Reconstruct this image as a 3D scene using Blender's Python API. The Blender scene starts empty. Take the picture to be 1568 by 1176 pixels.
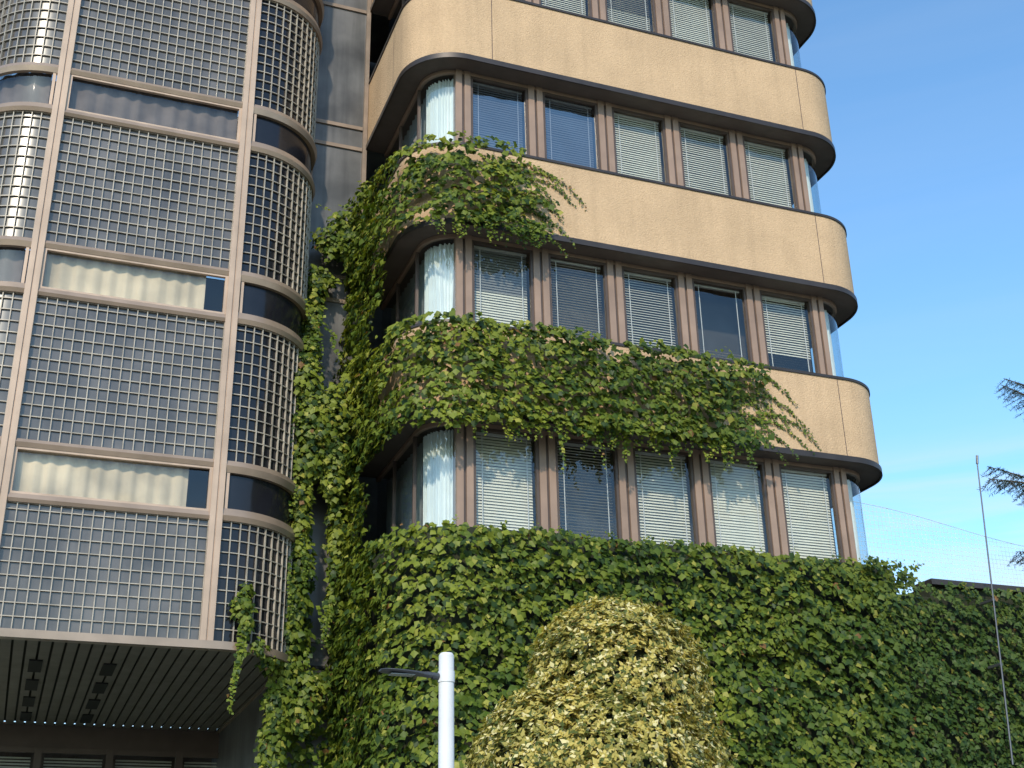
import bpy, math, numpy as np
from mathutils import Matrix, Vector
rng = np.random.default_rng(7)
CZ = 1.6          # eye height: all heights below are relative to the eye and get CZ added
scene = bpy.context.scene

# ---------------------------------------------------------------- materials
def new_mat(name):
    m = bpy.data.materials.new(name); m.use_nodes = True
    nt = m.node_tree; nt.nodes.clear()
    out = nt.nodes.new('ShaderNodeOutputMaterial')
    return m, nt, out

def pmat(name, col, rough=0.7, metal=0.0, var=0.15, scale=3.0, bump=0.0, bscale=40.0, spec=0.5, streak=0.0, stretch=(1,1,1), grain=0.0):
    m, nt, out = new_mat(name)
    N = nt.nodes.new; L = nt.links.new
    b = N('ShaderNodeBsdfPrincipled')
    b.inputs['Roughness'].default_value = rough
    b.inputs['Metallic'].default_value = metal
    b.inputs['Specular IOR Level'].default_value = spec
    tc = N('ShaderNodeTexCoord'); mp = N('ShaderNodeMapping'); mp.inputs['Scale'].default_value = stretch
    L(tc.outputs['Object'], mp.inputs['Vector'])
    n = N('ShaderNodeTexNoise'); n.inputs['Scale'].default_value = scale; n.inputs['Detail'].default_value = 6
    L(mp.outputs[0], n.inputs['Vector'])
    r = N('ShaderNodeMapRange'); r.inputs[1].default_value = .3; r.inputs[2].default_value = .7
    r.inputs[3].default_value = 1-var; r.inputs[4].default_value = 1+var
    L(n.outputs['Fac'], r.inputs[0])
    fac = r.outputs[0]
    def mult(other):
        mu = N('ShaderNodeMath'); mu.operation = 'MULTIPLY'; L(fac, mu.inputs[0]); L(other, mu.inputs[1]); return mu.outputs[0]
    if streak > 0:
        mp2 = N('ShaderNodeMapping'); mp2.inputs['Scale'].default_value = (5, 5, .35)
        L(tc.outputs['Object'], mp2.inputs['Vector'])
        n2 = N('ShaderNodeTexNoise'); n2.inputs['Scale'].default_value = 1.0; n2.inputs['Detail'].default_value = 5
        L(mp2.outputs[0], n2.inputs['Vector'])
        r2 = N('ShaderNodeMapRange'); r2.inputs[1].default_value = .45; r2.inputs[2].default_value = .75
        r2.inputs[3].default_value = 1; r2.inputs[4].default_value = 1-streak
        L(n2.outputs['Fac'], r2.inputs[0]); fac = mult(r2.outputs[0])
    if grain > 0:
        n4 = N('ShaderNodeTexNoise'); n4.inputs['Scale'].default_value = 22; n4.inputs['Detail'].default_value = 5; n4.inputs['Roughness'].default_value=.75
        L(tc.outputs['Object'], n4.inputs['Vector'])
        r4 = N('ShaderNodeMapRange'); r4.inputs[1].default_value = .35; r4.inputs[2].default_value = .65
        r4.inputs[3].default_value = 1-grain; r4.inputs[4].default_value = 1+grain
        L(n4.outputs['Fac'], r4.inputs[0]); fac = mult(r4.outputs[0])
    vm = N('ShaderNodeVectorMath'); vm.operation = 'SCALE'; vm.inputs[0].default_value = col
    L(fac, vm.inputs['Scale']); L(vm.outputs[0], b.inputs['Base Color'])
    if bump > 0:
        n3 = N('ShaderNodeTexNoise'); n3.inputs['Scale'].default_value = bscale; n3.inputs['Detail'].default_value = 4
        L(tc.outputs['Object'], n3.inputs['Vector'])
        bp = N('ShaderNodeBump'); bp.inputs['Strength'].default_value = bump; bp.inputs['Distance'].default_value = .02
        L(n3.outputs['Fac'], bp.inputs['Height']); L(bp.outputs[0], b.inputs['Normal'])
    L(b.outputs[0], out.inputs[0])
    return m

def glass(name, tint=(.8,.85,.83), base=.12, wav=.02, rough=.015):
    m, nt, out = new_mat(name); N = nt.nodes.new; L = nt.links.new
    t = N('ShaderNodeBsdfTransparent'); t.inputs[0].default_value = (*tint, 1)
    g = N('ShaderNodeBsdfGlossy'); g.inputs['Roughness'].default_value = rough; g.inputs[0].default_value = (.95,.97,1,1)
    f = N('ShaderNodeLayerWeight'); f.inputs[0].default_value = .5
    p = N('ShaderNodeMath'); p.operation='POWER'; p.inputs[1].default_value = 4.0; L(f.outputs['Facing'],p.inputs[0])
    a = N('ShaderNodeMath'); a.operation = 'MULTIPLY_ADD'; a.use_clamp = True; a.inputs[1].default_value = 1-base; a.inputs[2].default_value = base
    L(p.outputs[0], a.inputs[0])
    tc = N('ShaderNodeTexCoord'); n = N('ShaderNodeTexNoise'); n.inputs['Scale'].default_value = 1.3; n.inputs['Detail'].default_value = 1
    L(tc.outputs['Object'], n.inputs['Vector'])
    bp = N('ShaderNodeBump'); bp.inputs['Strength'].default_value = 1; bp.inputs['Distance'].default_value = wav
    L(n.outputs['Fac'], bp.inputs['Height']); L(bp.outputs[0], g.inputs['Normal'])
    mx = N('ShaderNodeMixShader'); L(a.outputs[0], mx.inputs[0]); L(t.outputs[0], mx.inputs[1]); L(g.outputs[0], mx.inputs[2])
    L(mx.outputs[0], out.inputs[0]); return m

def leafmat(name, rough=.5, trans=.3):
    m, nt, out = new_mat(name); N = nt.nodes.new; L = nt.links.new
    at = N('ShaderNodeAttribute'); at.attribute_name = 'Col'
    b = N('ShaderNodeBsdfPrincipled'); b.inputs['Roughness'].default_value = rough
    b.inputs['Specular IOR Level'].default_value = .25
    L(at.outputs['Color'], b.inputs['Base Color'])
    tr = N('ShaderNodeBsdfTranslucent')
    vm = N('ShaderNodeVectorMath'); vm.operation = 'MULTIPLY'; vm.inputs[1].default_value = (1.6,1.5,.5)
    L(at.outputs['Color'], vm.inputs[0]); L(vm.outputs[0], tr.inputs[0])
    mx = N('ShaderNodeMixShader'); mx.inputs[0].default_value = trans
    L(b.outputs[0], mx.inputs[1]); L(tr.outputs[0], mx.inputs[2]); L(mx.outputs[0], out.inputs[0])
    return m

M = {}
M['plaster'] = pmat('sand_plaster', (.55,.378,.235), .92, var=.08, scale=1.2, bump=.8, bscale=38, streak=.10, spec=.15, grain=.08)
M['darktrim'] = pmat('dark_metal_trim', (.045,.035,.032), .45, .3, .2)
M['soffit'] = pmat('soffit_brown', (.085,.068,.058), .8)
M['pillar'] = pmat('mullion_bronze', (.31,.205,.150), .5, .1, .15, 2, streak=.15)
M['frame'] = pmat('window_frame_brown', (.095,.065,.052), .45, .2, .15)
M['interior'] = pmat('room_interior', (.06,.06,.062), .9)
M['blind'] = pmat('blind_white', (.77,.75,.67), .6, var=.06)
M['greyrefl'] = pmat('blind_grey_reflection', (.24,.245,.25), .7, var=.12, scale=1.0)  # grey tone painted in for reflections in the glass
M['curtain'] = pmat('curtain_white', (.82,.82,.80), .8, var=.05)
M['cream'] = pmat('curtain_cream_reflection', (.78,.69,.54), .8, var=.35, scale=1.0)
M['net'] = pmat('curtain_grey', (.20,.175,.175), .8, var=.25)
M['glass'] = glass('window_glass', (.84,.85,.81), .07)
M['glassref'] = glass('window_glass_reflective', (.60,.62,.64), .20, .03)
M['glasscorner'] = glass('curved_glass', (.8,.86,.86), .09, .01)
M['towerglass'] = glass('tower_glass', (.78,.76,.72), .05, .02)
M['towerpanel'] = pmat('tower_grey_panel', (.105,.094,.088), .2, .0, .35, 1.5, spec=.7, streak=.35)
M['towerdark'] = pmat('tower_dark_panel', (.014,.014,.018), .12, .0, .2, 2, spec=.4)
M['grid'] = pmat('aluminium_grid', (.36,.315,.26), .5, .1, .3, 4)
M['column'] = pmat('tower_pilaster', (.46,.33,.245), .45, .1, .12, 2, streak=.2)
M['transom'] = pmat('tower_transom', (.33,.24,.18), .32, .25, .15, 2)
M['core'] = pmat('core_metal_panel', (.125,.12,.118), .4, .1, .4, 1.2, streak=.5)
M['coretrim'] = pmat('core_trim', (.25,.185,.14), .5, .1, .2)
M['slat'] = pmat('ceiling_slat', (.19,.165,.145), .6, .1, .15)
M['black'] = pmat('black_gap', (.01,.01,.01), .8)
M['ivywall'] = pmat('overgrown_wall', (.022,.026,.012), .95, var=.5, scale=4)  # shadow between leaves is put into this dark backing colour
M['white'] = pmat('white_paint', (.66,.65,.66), .35, var=.05, scale=5, streak=.08)
M['lampgrey'] = pmat('lamp_grey', (.06,.065,.075), .4, .3)
M['lens'] = pmat('lamp_lens', (.30,.32,.33), .2)
M['bark'] = pmat('bark', (.09,.065,.045), .9, var=.3, scale=8, bump=.6, bscale=15)
M['steel'] = pmat('steel_rod', (.12,.12,.13), .4, .7)
M['netting'] = pmat('white_netting', (.6,.63,.66), .7)
M['paving'] = pmat('paving_stone', (.28,.27,.25), .85, bump=.3)
M['kerb'] = pmat('kerb_stone', (.35,.34,.32), .85)
M['asphalt'] = pmat('asphalt', (.05,.05,.05), .9, bump=.5, bscale=80)
M['grass'] = pmat('ground_grass', (.06,.08,.03), .95, var=.3, scale=1)
M['concrete'] = pmat('roof_concrete', (.3,.29,.27), .9)
M['ivyleaf'] = leafmat('ivy_leaf', .5, .25)
M['goldleaf'] = leafmat('golden_leaf', .5, .25)
M['needle'] = leafmat('cedar_needle', .6, .1)

# ---------------------------------------------------------------- mesh helper
class MB:
    def __init__(s): s.v=[]; s.f=[]
    def quad(s,a,b,c,d):
        i=len(s.v); s.v += [a,b,c,d]; s.f.append((i,i+1,i+2,i+3))
    def poly(s,pts):
        i=len(s.v); s.v += pts; s.f.append(tuple(range(i,i+len(pts))))
    def box(s,x0,x1,y0,y1,z0,z1):
        p=[(x0,y0,z0),(x1,y0,z0),(x1,y1,z0),(x0,y1,z0),(x0,y0,z1),(x1,y0,z1),(x1,y1,z1),(x0,y1,z1)]
        for q in ((0,1,5,4),(1,2,6,5),(2,3,7,6),(3,0,4,7),(4,5,6,7),(3,2,1,0)):
            s.quad(*[p[k] for k in q])
    def strip(s, A, B):
        i=len(s.v); n=len(A)
        for a,b in zip(A,B): s.v += [a,b]
        for k in range(n-1):
            s.f.append((i+2*k, i+2*k+2, i+2*k+3, i+2*k+1))
    def obj(s, name, mat, parent=None, smooth=True):
        me = bpy.data.meshes.new(name)
        me.from_pydata([(x,y,z+CZ) for x,y,z in s.v], [], s.f); me.update()
        if smooth: me.polygons.foreach_set('use_smooth', [True]*len(me.polygons))
        me.materials.append(M[mat])
        o = bpy.data.objects.new(name, me); scene.collection.objects.link(o)
        if parent: o.parent = parent
        return o

def empty(name):
    o = bpy.data.objects.new(name, None); scene.collection.objects.link(o); return o

class Path:
    """rounded front outline: left side, arc, flat front, arc, right side"""
    def __init__(s, xl, xr, yc, r): s.xl,s.xr,s.yc,s.r=xl,xr,yc,r; s.L=xr-xl; s.A=r*math.pi/2
    def at(s, t, off=0.0):
        R=s.r+off
        if t < -s.A: return s.xl-R, s.yc+(-s.A-t), -1.0, 0.0
        if t < 0:
            th=-t/s.r; return s.xl-R*math.sin(th), s.yc-R*math.cos(th), -math.sin(th), -math.cos(th)
        if t <= s.L: return s.xl+t, s.yc-R, 0.0, -1.0
        if t <= s.L+s.A:
            th=(t-s.L)/s.r; return s.xr+R*math.sin(th), s.yc-R*math.cos(th), math.sin(th), -math.cos(th)
        return s.xr+R, s.yc+(t-s.L-s.A), 1.0, 0.0
    def samples(s, a, b):
        br=[x for x in (-s.A,0,s.L,s.L+s.A) if a<x<b]; ks=[a]+br+[b]; out=[]
        for p,q in zip(ks[:-1],ks[1:]):
            n = max(1,int(math.ceil((q-p)/.09))) if ((p>=-s.A-1e-6 and q<=1e-6) or (p>=s.L-1e-6 and q<=s.L+s.A+1e-6)) else 1
            out += list(np.linspace(p,q,n+1)[:-1])
        return out+[b]
    def sweep(s, mb, a, b, prof, caps=False):
        ts=s.samples(a,b)
        for (o0,z0),(o1,z1) in zip(prof[:-1],prof[1:]):
            A=[(*s.at(t,o0)[:2],z0) for t in ts]; B=[(*s.at(t,o1)[:2],z1) for t in ts]
            mb.strip(A,B)
        if caps:
            for t in (a,b):
                mb.poly([(*s.at(t,o)[:2],z) for o,z in prof[:-1]])
    def bar(s, mb, a, b, o0, o1, z0, z1):
        s.sweep(mb,a,b,[(o0,z0),(o1,z0),(o1,z1),(o0,z1),(o0,z0)],caps=True)

# ================================================================ OFFICE BUILDING
SIL=5.975; H=3.46; BH=1.62
off_b = empty('office_building')
T = Path(6.15,13.35,18.6,1.0)
S0=-3.97; S1=T.L+T.A+10
mb=MB(); dk=MB(); so=MB(); it=MB(); seam=MB()
for k in range(1,6):
    zt=SIL+H*k; zb=zt-BH
    T.sweep(mb,S0,S1,[(-.42,zt),(0.0,zt),(0,zb)])
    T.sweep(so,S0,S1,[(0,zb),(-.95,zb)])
    T.bar(dk,S0,S1,0.003,.035,zb-.03,zb+.075)
    T.bar(dk,S0,S1,0.003,.022,zt-.045,zt+.006)
    for sx in (.45, 7.03):
        seam.box(6.15+sx-.006,6.15+sx+.006,17.597,17.62,zb+.08,zt-.05)
    T.bar(seam,-T.A-.5,-T.A-.488,.001,.003,zb+.08,zt-.05)
for k in range(0,5):
    zs=SIL+H*k
    T.sweep(it,S0,S1,[(-.95,zs-.3),(-.95,zs+H-BH+.01)])
    T.sweep(it,S0,S1,[(-.4,zs-.02),(-.95,zs-.02)])
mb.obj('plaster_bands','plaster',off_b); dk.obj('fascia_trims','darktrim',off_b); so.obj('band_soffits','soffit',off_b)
it.obj('room_interiors','interior',off_b); seam.obj('expansion_joints','frame',off_b)
rf=MB(); rf.box(5.5,14.0,19.0,28.5,SIL+H*5-.3,SIL+H*5-.05); rf.box(5.2,14.3,28.6,29,-1.6,SIL+H*5); rf.obj('roof_and_back_wall','concrete',off_b)
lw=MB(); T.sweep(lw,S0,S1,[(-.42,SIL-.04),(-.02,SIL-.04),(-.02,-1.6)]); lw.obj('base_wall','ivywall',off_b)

pil=MB(); fr=MB(); gl=MB(); glr=MB(); gc=MB(); bl=MB(); blg=MB(); cu=MB(); cug=MB(); cord=MB(); bx_=MB()
YW=18.0; W=1.134; PT=1.418
cfg={0:['closed','open','closed','closed','closed'],
     1:['half','open','semi','none','lowhalf'],
     2:['dim','dim','closed','closed','closed'],
     3:['closed','closed','half2','closed','closed'],
     4:['closed']*5}
def slats(x0,x1,z0,z1,tilt,y=YW+.10,p=.05,w=.056,to=None):
    to = to or bl
    z=z0; sk=rng.normal(0,.003)
    c=math.cos(tilt)*w/2; s_=math.sin(tilt)*w/2
    while z<z1:
        j=rng.normal(0,.003)
        to.quad((x0,y-c,z-s_+j),(x1,y-c,z-s_+sk),(x1,y+c,z+s_+sk),(x0,y+c,z+s_+j)); z+=p
for k in range(5):
    zs=SIL+H*k; zh=zs+H-BH
    for i in range(6):   # pillars
        a = 6.02 if i==0 else 6.3+PT*(i-1)+W
        b = 6.3+PT*i if i<5 else 13.36
        m=(a+b)/2
        pil.box(a,m-.025,YW-.05,YW+.1,zs-.2,zh+.0); pil.box(m+.025,b,YW-.05,YW+.1,zs-.2,zh+.0)
        fr.box(m-.024,m+.024,YW-.02,YW+.1,zs-.2,zh)
    pil.box(6.02,13.36,YW-.035,YW+.1,zh-.07,zh-.002)
    for i in range(5):
        x0=6.3+PT*i; x1=x0+W
        t=.05; zt=zh-.072
        fr.box(x0+.002,x0+t,YW-.03,YW+.05,zs-.2,zt); fr.box(x1-t,x1-.002,YW-.03,YW+.05,zs-.2,zt)
        fr.box(x0+t,x1-t,YW-.03,YW+.05,zt-t,zt)
        fr.box(x0+t,x1-t,YW-.03,YW+.05,zs-.02,zs+.06)
        typ=cfg[k][i]
        g = glr if typ=='dim' else gl
        g.quad((x0+t,YW+.01,zs-.1),(x1-t,YW+.01,zs-.1),(x1-t,YW+.01,zt-t),(x0+t,YW+.01,zt-t))
        a,b=x0+t+.03,x1-t-.03; za,zb=zs-.05,zt-t-.02
        cl_=lambda: math.radians(60+rng.uniform(-8,6))
        if typ=='closed': slats(a,b,za,zb,cl_())
        elif typ=='dim': slats(a,b,za,zb,math.radians(66),w=.060,to=blg)  # grey slats added where the pane only mirrors clouds
        elif typ=='open': slats(a,b,za,zb,math.radians(-5),w=.034)
        elif typ=='semi': slats(a,b,za,zb,math.radians(42),w=.055)
        elif typ=='half':
            mid=za+(zb-za)*.55; slats(a,b,za,mid,cl_()); slats(a,b,mid,zb,math.radians(66),w=.060,to=blg)
        elif typ=='half2':
            mid=za+(zb-za)*.5; slats(a,b,za,mid,cl_()); slats(a,b,mid,zb,math.radians(25),w=.05)
        elif typ=='lowhalf':
            mid=za+(zb-za)*.35; slats(a,b,mid,zb,cl_()); slats(a,b,za,mid,math.radians(28),w=.05)
        elif typ=='none': slats(a,b,za,za+.5,math.radians(-5),w=.02)
        bx_.box(a,b,YW+.07,YW+.12,zb-.01,zb+.03)
        for xx in (a+.10,b-.10):
            cord.box(xx-.007,xx+.007,YW+.045,YW+.052,za,zb)
    for (a,b) in ((S0,-.14),(T.L+.01,S1)):
        T.sweep(gc,a,b,[(-.4,zs-.1),(-.4,zh-.07)])
        T.bar(pil,a,b,-.44,-.37,zh-.07,zh-.002)
        T.bar(pil,a,b,-.44,-.36,zs-.15,zs+.05)
    for t in (-T.A-.1,-T.A-1.3,T.L+T.A+.15,T.L+T.A+1.6):
        T.bar(fr,t-.02,t+.02,-.43,-.37,zs,zh-.07)
    if k in (0,1,2,3):
        ts=np.linspace(-T.A*1.0,-.22,110)
        A=[];B=[]
        for j,t in enumerate(ts):
            ph=j*.55+1.5*math.sin(j*.13+k)+rng.uniform(-.25,.25)
            sw=.16*math.sin(j*.035) if k==1 else 0
            A.append((*T.at(t+sw*.5,-.54+.028*math.sin(ph))[:2],zs-.05)); B.append((*T.at(t-sw,-.54+.034*math.sin(ph+.3))[:2],zh-.1))
        cu.strip(A,B)
    ts=np.linspace(S0+.1,-T.A-.12,60)  # grey curtain added to brighten the dark side glass
    cug.strip([(*T.at(t,-.56+.025*math.sin(j*1.3))[:2],zs-.05) for j,t in enumerate(ts)],[(*T.at(t,-.56+.025*math.sin(j*1.3))[:2],zh-.1) for j,t in enumerate(ts)])
    ts=np.linspace(T.L+.1,T.L+T.A*.9,40)
    A=[(*T.at(t,-.56+.02*math.sin(j*.9))[:2],zs-.05) for j,t in enumerate(ts)]
    B=[(*T.at(t,-.56+.02*math.sin(j*.9))[:2],zh-.1) for j,t in enumerate(ts)]
    cu.strip(A,B)
pil.obj('mullion_pillars','pillar',off_b); fr.obj('window_frames','frame',off_b); gl.obj('window_glass','glass',off_b)
glr.obj('window_glass_dim','glassref',off_b); gc.obj('curved_corner_glass','glasscorner',off_b)
bl.obj('venetian_blinds','blind',off_b); blg.obj('grey_reflection_blinds','greyrefl',off_b); cu.obj('corner_curtains','curtain',off_b); cug.obj('side_fill_curtains','greyrefl',off_b)
cord.obj('blind_cords','white',off_b); bx_.obj('blind_headrails','white',off_b)
co=MB(); co.box(4.0,5.14,21.0,29,-1.6,24); co.obj('service_core','core',off_b)
ct=MB()
for k in range(-2,4):
    z=11.25+H*k
    ct.box(4.08,5.05,20.965,20.998,z-.04,z+.04); ct.box(4.08,5.05,20.965,20.998,z+.46,z+.54)
ct.box(5.055,5.138,20.93,20.998,-1.6,24); ct.box(4.05,4.075,20.95,20.998,-1.6,24); ct.obj('core_trims','coretrim',off_b)

# ================================================================ LEFT TOWER
tw = empty('curved_office_tower')
Q = Path(-.75,2.7,20.85,1.35)
B0=4.27; TA=-Q.A-7; TB=Q.L+Q.A+7
pan=MB(); pdk=MB(); grd=MB(); col=MB(); tr=MB(); tg=MB(); fr2=MB(); net1=MB(); net2=MB(); ins=MB()
XL=-.62+.75; XR=2.55+.75
HB=.0075
def block(z0,z1):
    Q.sweep(pan,XL,XR,[(-.045,z0),(-.045,z1)])
    Q.sweep(pan,TA,XL,[(-.045,z0),(-.045,z1)])
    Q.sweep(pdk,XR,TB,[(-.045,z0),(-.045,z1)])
    n=max(2,round((z1-z0-.1)/.195))
    zz=[z0+.0]+[z0+(z1-z0-.1)*i/n for i in range(1,n+1)]+[z1]
    for z in zz:
        for a,b in ((TA,XL-.1),(XL+.1,XR-.1),(XR+.1,Q.L+Q.A+2)):
            Q.sweep(grd,a,b,[(-.04,z-HB),(-.012,z-HB),(-.012,z+HB),(-.04,z+HB)])
    n2=19; ss=[XL+.1+(XR-XL-.2)*i/n2 for i in range(n2+1)]
    ss+= [XR+.1+.155*i for i in range(24)] + [XL-.1-.155*i for i in range(24)]
    for t in ss:
        Q.bar(grd,t-HB,t+HB,-.04,-.004,z0,z1)
nst=5
block(B0+.1,6.28)
for k in range(nst):
    zb=6.28+H*k; zt=zb+1.0
    for a,b,h in ((TA,XL-.1,.17),(XL+.1,XR-.1,.13),(XR+.1,TB,.20)):
        Q.sweep(tr,a,b,[(-.05,zb),(.02,zb),(.05,zb+h*.4),(.02,zb+h),(-.05,zb+h)])
        Q.sweep(tr,a,b,[(-.05,zt-h),(.02,zt-h),(.05,zt-h*.45),(.02,zt),(-.05,zt)])
    Q.sweep(tg,XL+.1,XR-.1,[(-.06,zb+.1),(-.06,zt-.1)])
    Q.sweep(tg,TA,XL-.1,[(-.06,zb+.1),(-.06,zt-.1)])
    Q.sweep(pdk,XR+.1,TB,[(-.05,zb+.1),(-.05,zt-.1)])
    for (a,b) in ((XL+.1,XR-.1),):
        for x in (a,b-.05): Q.bar(fr2,x,x+.05,-.05,.012,zb+.131,zt-.131)
        Q.bar(fr2,a+.05,b-.05,-.05,.012,zb+.131,zb+.165); Q.bar(fr2,a+.05,b-.05,-.05,.012,zt-.165,zt-.131)
    Q.bar(fr2,XR+.12,XR+.17,-.05,.012,zb+.201,zt-.201); Q.bar(fr2,XL-.17,XL-.12,-.05,.012,zb+.171,zt-.171)
    Q.sweep(ins,TA,TB,[(-.6,zb-.1),(-.6,zt+.1)])
    tgt = net1 if k in (0,1) else net2  # curtain tone also carries the blurred reflections of the ribbon glass
    ts=np.linspace(XL+.15,XR-.15 - (.30 if k<2 else 0),110)
    ph=np.cumsum(rng.uniform(.3,.9,110))
    A=[(*Q.at(t,-.16+.018*math.sin(p))[:2],zb+.05) for t,p in zip(ts,ph)]; B=[(*Q.at(t,-.16+.018*math.sin(p+.2))[:2],zt-.05) for t,p in zip(ts,ph)]
    tgt.strip(A,B)
    ts=np.linspace(-Q.A,XL-.2,50)
    net2.strip([(*Q.at(t,-.2+.02*math.sin(j*.8))[:2],zb+.05) for j,t in enumerate(ts)],[(*Q.at(t,-.2+.02*math.sin(j*.8))[:2],zt-.05) for j,t in enumerate(ts)])
    block(zt, zt+H-1.0)
ztop=6.28+H*nst
for x in (XL,XR):
    Q.bar(col,x-.1,x-.012,-.06,.06,B0,ztop); Q.bar(col,x+.012,x+.1,-.06,.06,B0,ztop); Q.bar(col,x-.012,x+.012,-.06,.035,B0,ztop)
Q.bar(tr,TA,TB,-.1,.075,B0-.02,B0+.1)
pan.obj('grey_panels','towerpanel',tw); pdk.obj('dark_panels','towerdark',tw); grd.obj('aluminium_grid','grid',tw)
col.obj('pilasters','column',tw); tr.obj('transoms','transom',tw); tg.obj('ribbon_glass','towerglass',tw)
fr2.obj('ribbon_frames','column',tw); net1.obj('ribbon_reflection_curtains','cream',tw); net2.obj('ribbon_nets','net',tw); ins.obj('tower_interior','interior',tw)
ts=Q.samples(-Q.A-6.45,Q.L+Q.A+6.45)
sf=MB(); sf.poly([(*Q.at(t,-.05)[:2],B0+.06) for t in ts]); sf.box(4.0,5.2,20.9,27.3,B0+.07,B0+.12); sf.obj('soffit_backing','black',tw)
sl=MB(); x=-2.0
while x<5.0:
    xc=x+.08
    if xc<-.75: y0=20.85-math.sqrt(max(0,1.25**2-(xc+.75)**2))
    elif xc<2.7: y0=19.6
    elif xc<3.95: y0=20.85-math.sqrt(max(0,1.25**2-(xc-2.7)**2))
    else: y0=21.1
    sl.box(x,x+.15,y0,27.3,B0,B0+.03); x+=.185
sl.obj('soffit_slats','slat',tw)
sp=MB()
for xx in (.1,1.2):
    for yy in (21.0,22.6,24.2,25.8):
        sp.box(xx,xx+.2,yy,yy+.9,B0-.025,B0-.003)
sp.obj('soffit_lights','black',tw)
rw=MB(); rf2=MB(); rg=MB(); rb=MB()
rw.box(-9,5.2,27.35,27.6,3.85,B0+.05); rw.box(-9,5.2,27.35,27.6,-1.6,-.7); rw.box(-9,5.2,28.2,28.3,-1.6,B0)
x=-9
while x<5.2:
    rf2.box(x,x+.14,27.25,27.34,-.7,3.85); rf2.box(x+.14,x+1.35,27.28,27.34,3.74,3.85); rf2.box(x+.14,x+1.35,27.28,27.34,-.7,-.6)
    rg.quad((x+.14,27.33,-.6),(x+1.35,27.33,-.6),(x+1.35,27.33,3.74),(x+.14,27.33,3.74))
    z=1.0
    while z<3.7: rb.quad((x+.2,27.45,z),(x+1.3,27.45,z),(x+1.3,27.48,z+.035),(x+.2,27.48,z+.035)); z+=.06
    x+=1.35
rw.obj('ground_floor_wall','frame',tw); rf2.obj('ground_floor_frames','frame',tw); rg.obj('ground_floor_glass','glass',tw); rb.obj('ground_floor_blinds','blind',tw)
rt=MB(); rt.box(-2.0,3.95,21,29,ztop-.1,ztop); rt.obj('tower_roof','concrete',tw)

# ================================================================ PODIUM WALL on the right
gw=empty('podium_wall')
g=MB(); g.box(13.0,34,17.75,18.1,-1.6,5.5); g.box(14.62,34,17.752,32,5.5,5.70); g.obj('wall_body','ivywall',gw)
g=MB(); g.box(14.60,34,17.62,18.15,5.70,5.80); g.obj('coping','darktrim',gw)

# ================================================================ FOLIAGE
def vnoise(x,y,seed=0):
    xi=np.floor(x).astype(np.int64); yi=np.floor(y).astype(np.int64); xf=x-xi; yf=y-yi
    def h(a,b):
        n=(a*374761393+b*668265263+seed*974634777)&0x7fffffff
        n=((n^(n>>13))*1274126177)&0x7fffffff
        return ((n^(n>>16))&0xffff)/65535.0
    u=xf*xf*(3-2*xf); v=yf*yf*(3-2*yf)
    return (h(xi,yi)*(1-u)+h(xi+1,yi)*u)*(1-v)+(h(xi,yi+1)*(1-u)+h(xi+1,yi+1)*u)*v
def fbm(x,y,seed=0):
    return (vnoise(x,y,seed)*.5+vnoise(x*2.1,y*2.1,seed+1)*.3+vnoise(x*4.3,y*4.3,seed+2)*.2)
def nrm(a): return a/np.maximum(np.linalg.norm(a,axis=1,keepdims=True),1e-9)

class Foliage:
    def __init__(s): s.V=[]; s.C=[]
    def add(s,P,T_,N_,size,col,width=1.0,fold=.18):
        N_=nrm(N_); T_=nrm(T_-N_*np.sum(T_*N_,axis=1,keepdims=True)); B=np.cross(N_,T_)
        sz=size[:,None]
        def pt(u,v,w): return P+sz*(T_*v+B*u*width+N_*w)
        vs=np.stack([pt(0,0,0),pt(-.52,.36,-fold),pt(-.26,.66,-fold*.6),pt(0,1.0,-.12),pt(.26,.66,-fold*.6),pt(.52,.36,-fold)],axis=1)
        s.V.append(vs.reshape(-1,3)); s.C.append(np.repeat(col,6,axis=0))
    def obj(s,name,mat,parent=None):
        V=np.concatenate(s.V); C=np.concatenate(s.C); n=len(V)//6
        V=V.copy(); V[:,2]+=CZ
        me=bpy.data.meshes.new(name)
        base=(np.arange(n)*6)[:,None]
        F=np.concatenate([base+np.array([0,1,2,3]),base+np.array([0,3,4,5])],axis=1).reshape(-1)
        me.vertices.add(len(V)); me.vertices.foreach_set('co',V.reshape(-1).astype(np.float32))
        me.loops.add(len(F)); me.loops.foreach_set('vertex_index',F.astype(np.int32))
        me.polygons.add(2*n); me.polygons.foreach_set('loop_start',(np.arange(2*n)*4).astype(np.int32))
        me.update(calc_edges=True); me.validate()
        a=me.color_attributes.new('Col','FLOAT_COLOR','POINT')
        cc=np.ones((len(V),4),np.float32); cc[:,:3]=np.clip(C,0,1); a.data.foreach_set('color',cc.reshape(-1))
        me.materials.append(M[mat]); o=bpy.data.objects.new(name,me); scene.collection.objects.link(o)
        if parent: o.parent=parent
        print(name,n,'leaves'); return o

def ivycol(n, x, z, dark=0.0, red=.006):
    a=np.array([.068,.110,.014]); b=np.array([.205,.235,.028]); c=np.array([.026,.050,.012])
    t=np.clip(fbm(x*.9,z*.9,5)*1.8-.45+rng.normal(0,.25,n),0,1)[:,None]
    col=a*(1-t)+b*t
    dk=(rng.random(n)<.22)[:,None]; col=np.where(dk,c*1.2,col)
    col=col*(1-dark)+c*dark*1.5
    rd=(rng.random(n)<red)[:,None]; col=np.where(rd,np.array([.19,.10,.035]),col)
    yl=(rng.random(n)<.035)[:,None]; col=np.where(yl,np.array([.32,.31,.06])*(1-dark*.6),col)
    return col

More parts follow.
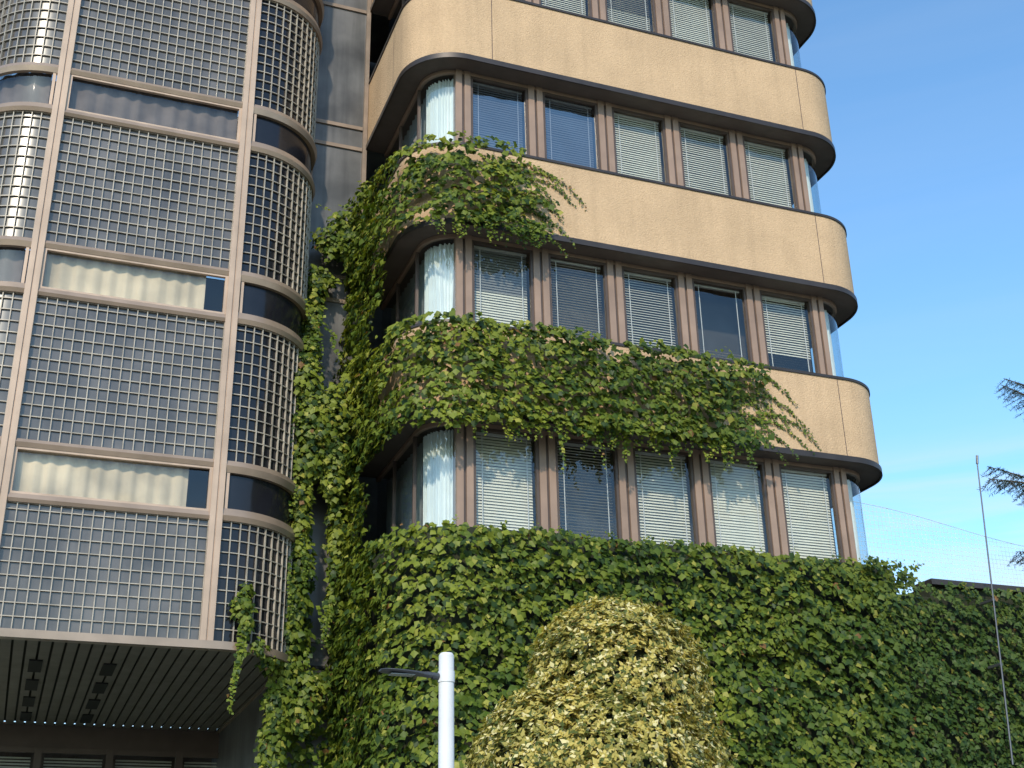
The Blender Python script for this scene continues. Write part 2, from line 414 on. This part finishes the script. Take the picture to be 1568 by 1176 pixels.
ivy=Foliage()
def scatter(posfn, s0,s1,z0,z1,dens,mask=None,amp=.3,base=.04,size=.115,dark=0.0,seed=0,red=.006,freq=1.3,shelf=.18,holes=0.0):
    n=int((s1-s0)*(z1-z0)*dens)
    s=rng.uniform(s0,s1,n); z=rng.uniform(z0,z1,n)
    if mask is not None:
        k=mask(s,z); s=s[k]; z=z[k]; n=len(s)
    if holes>0:
        h=fbm(s*2.6,z*3.0,seed+80); k=(h>holes)|(rng.random(n)<.25); s=s[k]; z=z[k]; n=len(s)
    if n==0: return
    lump=fbm(s*freq,z*freq*1.5,seed+11)
    lump2=vnoise(s*3.6,z*4.6,seed+40)
    q=z*2.3+3.2*fbm(s*1.1,z*.5,seed+60)+.6*vnoise(s*4,z*2,seed+61); fr_=1-(q-np.floor(q))
    off=base+amp*np.clip(lump*1.5-.3,0,1)+.11*lump2+shelf*fr_**1.5+rng.uniform(-.05,.06,n)
    P=np.zeros((n,3)); Nn=np.zeros((n,3))
    for i in range(n):
        x,y,nx,ny=posfn(s[i],off[i]); P[i]=(x,y,z[i]); Nn[i]=(nx,ny,0)
    up=np.array([0,0,1.0])
    N_=Nn+up*rng.uniform(.0,.8,(n,1))+rng.normal(0,.33,(n,3))
    T_=-up+Nn*.3+rng.normal(0,.45,(n,3))
    sz=size*rng.uniform(.5,1.3,n)
    d=dark(s,z)[:,None] if callable(dark) else dark
    ivy.add(P,T_,N_,sz,ivycol(n,P[:,0],z,d,red))
tp=lambda s,o:T.at(s,o)
def edge(s,seed,a=.12,f=2.5): return (fbm(s*f,s*0+.5,seed)-.5)*2*a
dkf=lambda s,z:np.clip((s-3.2)/4.5,0,1)*.45+np.clip((s-6.8)/1.5,0,1)*.25  # darker podium ivy, plus shade put into the leaf colour towards the right
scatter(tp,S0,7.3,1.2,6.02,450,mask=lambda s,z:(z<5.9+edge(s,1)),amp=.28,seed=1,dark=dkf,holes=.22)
scatter(tp,S0,7.3,-1.6,1.2,80,amp=.3,seed=1)
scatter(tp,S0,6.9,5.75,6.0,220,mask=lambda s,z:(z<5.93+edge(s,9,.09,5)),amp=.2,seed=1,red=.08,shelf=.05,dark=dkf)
flat=lambda s,o:(6.15+s,17.68-o,0.,-1.)
pm=lambda s,z:(z<np.where(s<7.75,5.9,np.where(s<8.1,5.9-(s-7.75)*.8,np.where(s<8.5,5.6,5.68)))+edge(s,3,.07,4))
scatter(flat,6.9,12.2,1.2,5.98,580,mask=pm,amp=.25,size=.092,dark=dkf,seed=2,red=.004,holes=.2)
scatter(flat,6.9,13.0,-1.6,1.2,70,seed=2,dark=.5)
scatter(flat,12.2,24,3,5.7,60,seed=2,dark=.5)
def m1(s,z):
    r=4.95+.35*np.sin(z*5)+edge(z,6,.5,2.5)
    m=(s<r)&(z<9.42+edge(s,21,.09,3))&(z>7.70+edge(s,22,.18,3.2)- .18*(s<0)+.08*(s>3.5))
    bare=((s-2.55)/.22)**2+((z-9.28)/.13)**2<1
    bare|=((s-3.05)/.12)**2+((z-9.36)/.07)**2<1
    thin=(s>4.3)&(rng.random(len(s))<.35)
    return m&~bare&~thin
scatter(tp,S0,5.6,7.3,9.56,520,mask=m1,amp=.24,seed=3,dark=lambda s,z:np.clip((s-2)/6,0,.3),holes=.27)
scatter(tp,S0,2.2,9.15,9.46,200,mask=m1,amp=.12,seed=3,red=.08,shelf=.05)
def m2(s,z):
    r=.85+edge(z,16,.5,2.2)+.5*(z<12.2)*(z>11.7)
    m=(s<r)&(z<12.86+edge(s,31,.10,3))&(z>11.25+edge(s,32,.22,3.2))
    bare=((s-.25)/.22)**2+((z-12.6)/.12)**2<1
    bare|=((s+.75)/.18)**2+((z-11.72)/.14)**2<1
    thin=(s>.5)&(rng.random(len(s))<.45)
    return m&~bare&~thin
scatter(tp,S0,1.6,10.9,13.0,500,mask=m2,amp=.24,seed=4,holes=.30)
scatter(tp,S0,-1.7,9.3,11.6,440,mask=lambda s,z:(fbm(s*2,z*1.3,77)>.32)&(s<-1.95+.25*np.sin(z*3)),amp=.22,seed=5)
scatter(tp,S0,-2.2,5.8,7.9,440,mask=lambda s,z:(fbm(s*2,z*1.3,78)>.29)&(s<-2.45+.25*np.sin(z*4)),amp=.22,seed=6)
scatter(tp,S0,-3.1,12.8,13.9,220,mask=lambda s,z:(fbm(s*2,z*1.3,79)>.42),amp=.15,seed=7)
scatter(tp,S0,-1.2,7.3,7.95,380,mask=lambda s,z:(z>7.55+edge(s,41,.25,3)),amp=.25,seed=8)
scatter(lambda s,o:(s,20.97-o,0.,-1.),4.02,5.1,1.5,9.3,300,mask=lambda s,z:(fbm(s*2.2,z*1.1,91)>.52)|(z<3.6)|((z>7.5)&(z<9.2)),amp=.15,seed=12)

def clump(x,y,z,rx,ry,rz,dens=850,size=.112,red=.006):
    n=int(dens*rx*rz*4)
    u=rng.normal(size=(n,3)); u/=np.linalg.norm(u,axis=1,keepdims=True)
    r=(rng.random(n)**.45)[:,None]
    lum=(.68+.65*vnoise(u[:,0]*2.2+x,u[:,2]*2.2+z,3))[:,None]
    P=np.array([x,y,z])+u*r*lum*np.array([rx,ry,rz])
    out=u*np.array([1,1,.4])+np.array([0,-.6,.35])
    ivy.add(P,np.array([0,0,-1.])+.4*out+rng.normal(0,.45,(n,3)),out+rng.normal(0,.35,(n,3)),size*rng.uniform(.6,1.25,n),ivycol(n,P[:,0],P[:,2],0,red))
for c in [(4.75,20.5,12.55,.42,.35,.45),(4.45,20.5,12.2,.42,.3,.34),(4.9,20.4,12.0,.4,.3,.4),(5.05,20.4,13.2,.16,.2,.45),(4.3,20.7,11.5,.26,.2,.22),(4.2,20.7,11.2,.2,.2,.4),(4.12,20.6,10.6,.19,.2,.55),
          (4.02,20.4,9.75,.27,.3,.5),(4.0,20.3,9.1,.35,.35,.55),(4.5,20.3,8.75,.5,.4,.45),(4.2,20.2,8.35,.45,.4,.5),(4.85,20.2,9.0,.35,.4,.7),(4.1,20.3,7.7,.36,.3,.5),
          (4.6,20.3,7.9,.4,.3,.5),(4.6,20.3,7.4,.3,.3,.4),(4.05,20.4,7.1,.24,.25,.45),(4.75,20.5,6.6,.25,.25,.7),(4.08,20.4,6.5,.22,.25,.4),(4.15,20.4,5.9,.24,.25,.4),(4.05,20.4,5.3,.26,.25,.45),(4.75,20.5,5.5,.2,.2,.6),
          (4.0,20.4,4.75,.3,.3,.4),(3.95,20.3,4.2,.3,.3,.35),(4.35,20.3,3.95,.38,.3,.3),(4.2,20.3,3.5,.3,.3,.35),(3.85,20.3,3.6,.27,.25,.45),(3.8,20.3,3.0,.27,.25,.4),(3.75,20.3,2.4,.24,.22,.5)]:
    clump(*c)
for c in [(3.05,19.45,4.95,.2,.13,.25),(3.12,19.4,4.65,.12,.12,.25),(3.35,19.5,4.35,.17,.13,.14),(3.6,19.9,4.2,.2,.2,.15),(3.1,19.5,5.2,.1,.1,.15)]:
    clump(*c,dens=800,size=.09)

vine=MB()
def strand(pts,size=.075,step=.035,nrmv=(0,-1,0),spread=.05):
    pts=np.array(pts,float); seg=np.linalg.norm(np.diff(pts,axis=0),axis=1); Ltot=seg.sum(); n=max(3,int(Ltot/step))
    d=np.linspace(0,Ltot,n); cs=np.concatenate([[0],np.cumsum(seg)])
    P=np.stack([np.interp(d,cs,pts[:,i]) for i in range(3)],axis=1)
    D=np.gradient(P,axis=0); D=nrm(D)
    side=np.where(np.arange(n)%2==0,1.,-1.)[:,None]
    nn=np.tile(np.array(nrmv,float),(n,1)); lat=np.cross(D,nn)
    T_=D*.7+lat*side*.8+np.array([0,0,-.35])+rng.normal(0,.25,(n,3))
    fall=np.linspace(1,.45,n)
    ivy.add(P+rng.normal(0,spread*.3,(n,3)),T_,nn+rng.normal(0,.4,(n,3))+np.array([0,0,.4]),size*fall*rng.uniform(.7,1.2,n),ivycol(n,P[:,0],P[:,2])*1.15)
    for a,b in zip(P[:-1:2],P[2::2]):
        vine.quad((a[0]-.002,a[1],a[2]-.003),(b[0]+.002,b[1],b[2]-.003),(b[0]+.002,b[1],b[2]+.003),(a[0]-.002,a[1],a[2]+.003))
def fan(x0,zlist,ln,rise):
    for z in zlist:
        L_=ln*rng.uniform(.6,1.35); x=x0+rng.uniform(-.2,.15); c=rng.uniform(-.15,.15)
        pts=[(x-.3,17.5,z-.05),(x,17.54,z)]
        for t in np.linspace(.2,1,6): pts.append((x+L_*t,17.57,z+rise*math.sin(t*2.6)*L_*.5 - t*t*L_*.45+c*t))
        strand(pts,.095,.02)
fan(7.0,[11.5,11.65,11.8,11.95,12.1,12.3,12.5,12.65],.95,.35)
fan(6.7,[11.5,11.7,12.7,12.4,12.15,12.0,12.55],.9,.3)
fan(11.1,[8.05,8.2,8.35,8.55,8.75,8.95,9.1,9.2],1.05,.35)
fan(10.8,[8.0,8.1,8.3,8.45,8.6,8.8,8.9,9.1],.9,.35)
for i in range(95):
    x=rng.uniform(5.6,11.2); l=rng.uniform(.08,.30)*(1.7 if rng.random()<.15 else 1)
    strand([(x,17.42,7.9),(x+rng.uniform(-.05,.05),17.42,7.75),(x+rng.uniform(-.1,.1),17.48,7.70-l)],.10,.03)
for i in range(38):
    x=rng.uniform(5.5,7.6); l=rng.uniform(.08,.28)
    strand([(x,17.42,11.45),(x+rng.uniform(-.05,.05),17.45,11.25),(x+rng.uniform(-.1,.1),17.5,11.2-l)],.10,.03)
strand([(7.5,17.45,7.9),(7.62,17.45,7.6),(7.66,17.45,7.15),(7.6,17.45,6.9)],.10,.035)
strand([(8.3,17.45,7.9),(8.32,17.45,7.5),(8.36,17.45,7.1)],.10,.035)
strand([(3.08,19.4,4.6),(3.04,19.4,4.2),(3.0,19.4,3.8),(2.98,19.4,3.4)],.1,.02)
strand([(3.12,19.4,4.7),(3.09,19.4,4.2),(2.95,19.4,3.6),(2.96,19.4,3.3)],.1,.02)
for i in range(36):
    x=rng.uniform(3.6,4.7); z=rng.uniform(2.8,12.5)
    strand([(x,20.2,z),(x+rng.uniform(-.1,.1),20.15,z-.3),(x+rng.uniform(-.25,.25),20.1,z-.7)],.10,.03)
for (x,z) in [(4.2,12.9),(4.05,12.3),(4.1,11.6)]:
    strand([(4.6,20.5,z-.25),(x+.2,20.5,z),(x-.1,20.5,z+.05)],.10,.03)
for i in range(40):
    s=rng.uniform(-.5,8); x=6.15+s; z=5.85; a=rng.uniform(-.15,.2)
    strand([(x,17.4,z),(x+a*.5,17.35,z+.07),(x+a,17.3,z+.10)],.08,.03)
iv=ivy.obj('climbing_ivy','ivyleaf')
vine.obj('vine_stems','bark',iv)

# ---- golden topiary tree
def tube(mb,p0,p1,r0,r1,n=8):
    p0=Vector(p0); p1=Vector(p1); d=(p1-p0).normalized(); a=d.orthogonal().normalized(); b=d.cross(a)
    A=[tuple(p0+(a*math.cos(t)+b*math.sin(t))*r0) for t in np.linspace(0,2*math.pi,n+1)]
    B=[tuple(p1+(a*math.cos(t)+b*math.sin(t))*r1) for t in np.linspace(0,2*math.pi,n+1)]
    mb.strip(A,B)
tt=MB(); bx,by=5.65,12.0
tube(tt,(bx,by,-1.6),(bx,by,.6),.13,.10)
for a in range(9):
    an=a*.7; tube(tt,(bx,by,-.4+.25*a),(bx+.7*math.cos(an),by+.7*math.sin(an),.6+.2*a),.05,.015,6)
tops=Foliage()
ells=[(5.76,12,2.42,.97,.9,.92),(5.76,12,2.72,.80,.70,.65),(5.02,11.95,1.60,.86,.85,.86),(6.02,11.95,1.60,.86,.8,.92),(5.50,11.7,1.55,1.05,.9,.9),(5.5,12,.5,1.36,1.25,.95),(5.5,12,-.4,1.25,1.2,.7)]
R=[]; D=[]
for (x,y,z,rx,ry,rz) in ells:
    n=int(3300*(rx*rz)); u=rng.normal(size=(n,3)); u/=np.linalg.norm(u,axis=1,keepdims=True)
    lum=(.89+.22*fbm(u[:,0]*3.6+x*3,u[:,2]*3.6+u[:,1]*1.7+z,8))[:,None]
    rr=(1-rng.random(n)**2*.24)[:,None]*lum
    p=np.array([x,y,z])+u*rr*np.array([rx,ry,rz]); keep=(p[:,1]<12.45)&(p[:,2]>.9)|(rng.random(n)<.12)
    for e in ells:
        if e[:3]==(x,y,z): continue
        q=(p-np.array(e[:3]))/np.array(e[3:]); keep&=(np.sum(q*q,axis=1)>.64)
    R.append(p[keep]); D.append(u[keep])
R=np.concatenate(R); D=np.concatenate(D)
cl=np.clip(fbm(R[:,0]*3.6,R[:,2]*3.6,4)*1.9-.4,0,1)
for j in range(10):
    n=len(R); an=rng.uniform(0,6.28,n)+j
    a=nrm(np.cross(D,np.array([.3,.2,1.0]))); b=np.cross(D,a)
    rad=a*np.cos(an)[:,None]+b*np.sin(an)[:,None]
    T_=rad*rng.uniform(.5,1.1,(n,1))+D*rng.uniform(.2,.9,(n,1))+np.array([0,0,.1])
    N_=D-rad*.4+rng.normal(0,.28,(n,3))+np.array([0,0,.3])
    t=np.clip(cl+rng.normal(0,.3,n),0,1)[:,None]
    col=np.array([.20,.19,.04])*(1-t)+np.array([.56,.46,.13])*t
    g_=(rng.random(n)<.22)[:,None]; col=np.where(g_,np.array([.09,.115,.03]),col)
    w_=(rng.random(n)<.15)[:,None]; col=np.where(w_,np.array([.70,.62,.32]),col)
    tops.add(R+rng.normal(0,.014,(n,3)),T_,N_,.064*rng.uniform(.6,1.25,n),col,width=.62,fold=.12)
to=tops.obj('golden_topiary_tree','goldleaf')
tt.obj('trunk_and_limbs','bark',to)
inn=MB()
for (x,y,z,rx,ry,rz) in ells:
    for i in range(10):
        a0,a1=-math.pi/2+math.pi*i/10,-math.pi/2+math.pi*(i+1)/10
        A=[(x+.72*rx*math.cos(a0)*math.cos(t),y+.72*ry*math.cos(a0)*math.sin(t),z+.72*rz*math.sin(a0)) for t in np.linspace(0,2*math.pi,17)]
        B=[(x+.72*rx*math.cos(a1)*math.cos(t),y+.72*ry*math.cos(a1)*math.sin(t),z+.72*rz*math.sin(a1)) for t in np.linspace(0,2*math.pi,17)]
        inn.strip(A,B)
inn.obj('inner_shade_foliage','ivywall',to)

# ---- cedar tree (right, mostly out of view)
ced=Foliage(); ct_=MB(); cx,cy=25.0,23.0
tube(ct_,(cx,cy,-1.6),(cx,cy,7),.38,.25,12); tube(ct_,(cx,cy,7),(cx+.2,cy,16),.25,.04,10)
def branch(p0,p1,r=.05,dens=90,tw_=9):
    p0=np.array(p0,float); p1=np.array(p1,float); Lb=np.linalg.norm(p1-p0)
    mid=(p0+p1)/2+np.array([0,0,.25]); ts=np.linspace(0,1,9)
    pts=[(1-t)**2*p0+2*t*(1-t)*mid+t*t*p1 for t in ts]
    for i in range(8): tube(ct_,pts[i],pts[i+1],r*(1-ts[i])+.008,r*(1-ts[i+1])+.008,6)
    d=(p1-p0)/Lb; side=np.cross(d,[0,0,1.]); side/=np.linalg.norm(side)
    ntw=int(Lb*tw_)
    for q in range(ntw):
        t=.25+.75*q/ntw; c=(1-t)**2*p0+2*t*(1-t)*mid+t*t*p1
        sg=1 if q%2 else -1; tl=(.55*(1-t)+.24)*rng.uniform(.6,1.4)
        e=c+side*sg*tl*.75+d*tl*.7+np.array([0,0,-.40*tl-rng.uniform(0,.2)])
        tube(ct_,c,e,.008,.003,4)
        n=int(dens*tl); f=rng.random(n)[:,None]; P=c*(1-f)+e*f
        dirn=nrm(np.tile(e-c,(n,1)))*.8+rng.normal(0,.6,(n,3))
        col=np.array([.018,.038,.026])*rng.uniform(.6,1.5,(n,1))
        ced.add(P,dirn,rng.normal(0,1,(n,3)),.085*rng.uniform(.6,1.2,n),col,width=.14,fold=.05)
for a,b in [((cx,cy,11.7),(21.2,22,12.25)),((cx,cy,12.2),(21.6,22.3,12.6)),((cx,cy,9.9),(20.3,22,9.75)),((cx,cy,9.6),(20.6,22.3,10.2)),((cx,cy,8.2),(20.7,22,8.05)),((cx,cy,8.5),(21.1,21.7,8.5)),((cx,cy,10.3),(20.9,21.6,9.5))]:
    branch(a,b,.05,120,11)
for i in range(44):
    z=4+i*.27; an=rng.uniform(-1.9,1.9); l=(3.6-(z-4)*.22)*rng.uniform(.7,1)
    branch((cx,cy,z),(cx+l*math.cos(an),cy+l*math.sin(an),z+rng.uniform(-.1,.6)),.05,50)
ceo=ced.obj('cedar_tree','needle'); ct_.obj('trunk_and_branches','bark',ceo)

# ================================================================ STREET LAMP
la=empty('street_lamp'); lp=MB(); lx,ly=3.26,10.0
tube(lp,(lx,ly,-1.6),(lx,ly,-1.2),.09,.085,24); tube(lp,(lx,ly,-1.2),(lx,ly,2.24),.067,.063,24); tube(lp,(lx,ly,2.24),(lx,ly,2.26),.063,.050,24)
lp.poly([(lx+.050*math.cos(t),ly+.050*math.sin(t),2.26) for t in np.linspace(0,2*math.pi,24,endpoint=False)])
tube(lp,(lx,ly,-1.6),(lx,ly,-1.57),.16,.16,24); lp.obj('pole','white',la)
lh=MB()
tube(lh,(lx-.05,ly,2.065),(lx-.12,ly,2.07),.028,.028,16)
prof=[(-.10,.030,.028),(-.16,.034,.030),(-.20,.045,.024),(-.26,.075,.022),(-.34,.095,.020),(-.46,.10,.016),(-.53,.085,.012),(-.56,.045,.008)]
def ring(dx,w,h):
    zc=2.07+(-dx-.1)*.05
    return [(lx+dx,ly+w*math.cos(t),zc+h*math.sin(t)*(1 if math.sin(t)>0 else .7)) for t in np.linspace(0,2*math.pi,17)]
for p,q in zip(prof[:-1],prof[1:]): lh.strip(ring(*p),ring(*q))
lh.poly(ring(*prof[-1])[:-1]); lh.poly(ring(*prof[0])[:-1])
lh.obj('luminaire_head','lampgrey',la)
ll=MB(); ll.box(lx-.48,lx-.28,ly-.05,ly+.05,2.062,2.066); ll.obj('lens','lens',la)
lc=MB(); tube(lc,(lx,ly,2.02),(lx,ly,2.11),.069,.069,24); lc.obj('collar','white',la)

am=MB(); tube(am,(15.12,17.0,2.6),(15.5,17.0,7.93),.018,.011,8); tube(am,(15.49,17.0,7.8),(15.52,17.0,7.96),.022,.022,8)
for z in (4.2,5.3): am.box(15.12+(z-2.6)*.07-.02,15.12+(z-2.6)*.07+.04,17.0,17.75,z,z+.04)
am.obj('antenna_mast','steel')

nt_=empty('safety_net'); nm=MB(); NY=26.0; TH=.009
def ztop_(x): return 10.45-.75*((x-18)/8)**1.0+.12*math.sin((x-18)*.7)
x=17.5
while x<32:
    z1=ztop_(x); nm.quad((x,NY,5.4),(x+TH,NY,5.4),(x+TH,NY,z1),(x,NY,z1)); x+=.12
z=5.4
while z<10.6:
    xs=[x for x in np.arange(17.5,32,.12) if ztop_(x)>z]
    if xs: nm.quad((xs[0],NY+.004,z),(xs[-1],NY+.004,z),(xs[-1],NY+.004,z+TH),(xs[0],NY+.004,z+TH))
    z+=.12
nm.obj('net_mesh','netting',nt_)
cb=MB(); xs=np.linspace(17.5,32,40)
for a,b in zip(xs[:-1],xs[1:]): tube(cb,(a,NY,ztop_(a)),(b,NY,ztop_(b)),.008,.008,5)
for x in (17.5,32): tube(cb,(x,NY,5.3),(x,NY,ztop_(x)+.1),.04,.04,8)
cb.obj('net_cable_and_posts','netting',nt_)

# ================================================================ GROUND
g=MB(); g.quad((-400,-400,-1.6),(400,-400,-1.6),(400,400,-1.6),(-400,400,-1.6)); g.obj('ground','grass')
g=MB(); g.quad((-60,-5,-1.596),(60,-5,-1.596),(60,3,-1.596),(-60,3,-1.596)); g.obj('road','asphalt')
g=MB(); g.box(-60,60,3.15,17.2,-1.6,-1.48); pv=g.obj('pavement','paving')
g=MB(); g.box(-60,60,3.0,3.147,-1.6,-1.46); g.obj('kerb','kerb',pv)
g=MB()
for x in range(-56,56,6): g.quad((x,-1.06,-1.592),(x+3,-1.06,-1.592),(x+3,-.94,-1.592),(x,-.94,-1.592))
g.obj('lane_markings','white',pv)

# ================================================================ LIGHT, SKY
sun_dir=Vector((-.50,-.86,0)).normalized(); el=math.radians(33)
sd=Vector((sun_dir.x*math.cos(el),sun_dir.y*math.cos(el),math.sin(el)))
ld=bpy.data.lights.new('sun','SUN'); ld.energy=3.5; ld.angle=math.radians(2.0); ld.color=(1,.87,.68)
lo=bpy.data.objects.new('sun',ld); scene.collection.objects.link(lo); lo.rotation_euler=sd.to_track_quat('Z','Y').to_euler(); lo.location=(-20,-20,30)
w=bpy.data.worlds.new('World'); scene.world=w; w.use_nodes=True; nt=w.node_tree; nt.nodes.clear()
N=nt.nodes.new; Lk=nt.links.new
out=N('ShaderNodeOutputWorld'); bg=N('ShaderNodeBackground'); sky=N('ShaderNodeTexSky'); sky.sky_type='NISHITA'; sky.sun_disc=False
sky.sun_elevation=el; sky.sun_rotation=math.atan2(sun_dir.x,sun_dir.y); sky.air_density=1.0; sky.dust_density=.6; sky.ozone_density=2.0
vm=N('ShaderNodeVectorMath'); vm.operation='MULTIPLY'; vm.inputs[1].default_value=(1.45,1.95,2.1)
Lk(sky.outputs[0],vm.inputs[0]); bg.inputs[1].default_value=.14; Lk(vm.outputs[0],bg.inputs[0])
bg2=N('ShaderNodeBackground'); bg2.inputs[0].default_value=(.88,.94,1,1); bg2.inputs[1].default_value=.95
tc=N('ShaderNodeTexCoord'); mp=N('ShaderNodeMapping'); mp.inputs['Scale'].default_value=(1.6,1.6,14); mp.inputs['Location'].default_value=(.3,.1,.45)
Lk(tc.outputs['Generated'],mp.inputs[0])
n=N('ShaderNodeTexNoise'); n.inputs['Scale'].default_value=1.7; n.inputs['Detail'].default_value=8; n.inputs['Roughness'].default_value=.55; n.inputs['Distortion'].default_value=.6
Lk(mp.outputs[0],n.inputs['Vector'])
mr=N('ShaderNodeMapRange'); mr.inputs[1].default_value=.38; mr.inputs[2].default_value=.72; mr.inputs[3].default_value=0; mr.inputs[4].default_value=.9
Lk(n.outputs['Fac'],mr.inputs[0])
sx=N('ShaderNodeSeparateXYZ'); Lk(tc.outputs['Generated'],sx.inputs[0])
mz=N('ShaderNodeMapRange'); mz.inputs[1].default_value=.35; mz.inputs[2].default_value=.29; mz.inputs[3].default_value=.05; mz.inputs[4].default_value=1
Lk(sx.outputs['Z'],mz.inputs[0])
mu=N('ShaderNodeMath'); mu.operation='MULTIPLY'; Lk(mr.outputs[0],mu.inputs[0]); Lk(mz.outputs[0],mu.inputs[1])
mx=N('ShaderNodeMixShader'); Lk(mu.outputs[0],mx.inputs[0]); Lk(bg.outputs[0],mx.inputs[1]); Lk(bg2.outputs[0],mx.inputs[2]); Lk(mx.outputs[0],out.inputs[0])
scene.view_settings.view_transform='Standard'; scene.view_settings.look='None'; scene.view_settings.exposure=0

# ================================================================ CAMERA
cd=bpy.data.cameras.new('camera'); cam=bpy.data.objects.new('camera',cd); scene.collection.objects.link(cam)
cd.sensor_width=36; cd.lens=44.86; cd.clip_end=2000; cd.clip_start=.1
f=Vector((.3312,.8513,.4067)).normalized(); u=Vector((-.1275,-.3867,.9133)); r=f.cross(u).normalized(); u=r.cross(f)
cam.matrix_world=Matrix(((r.x,u.x,-f.x,0),(r.y,u.y,-f.y,0),(r.z,u.z,-f.z,CZ),(0,0,0,1)))
scene.camera=cam
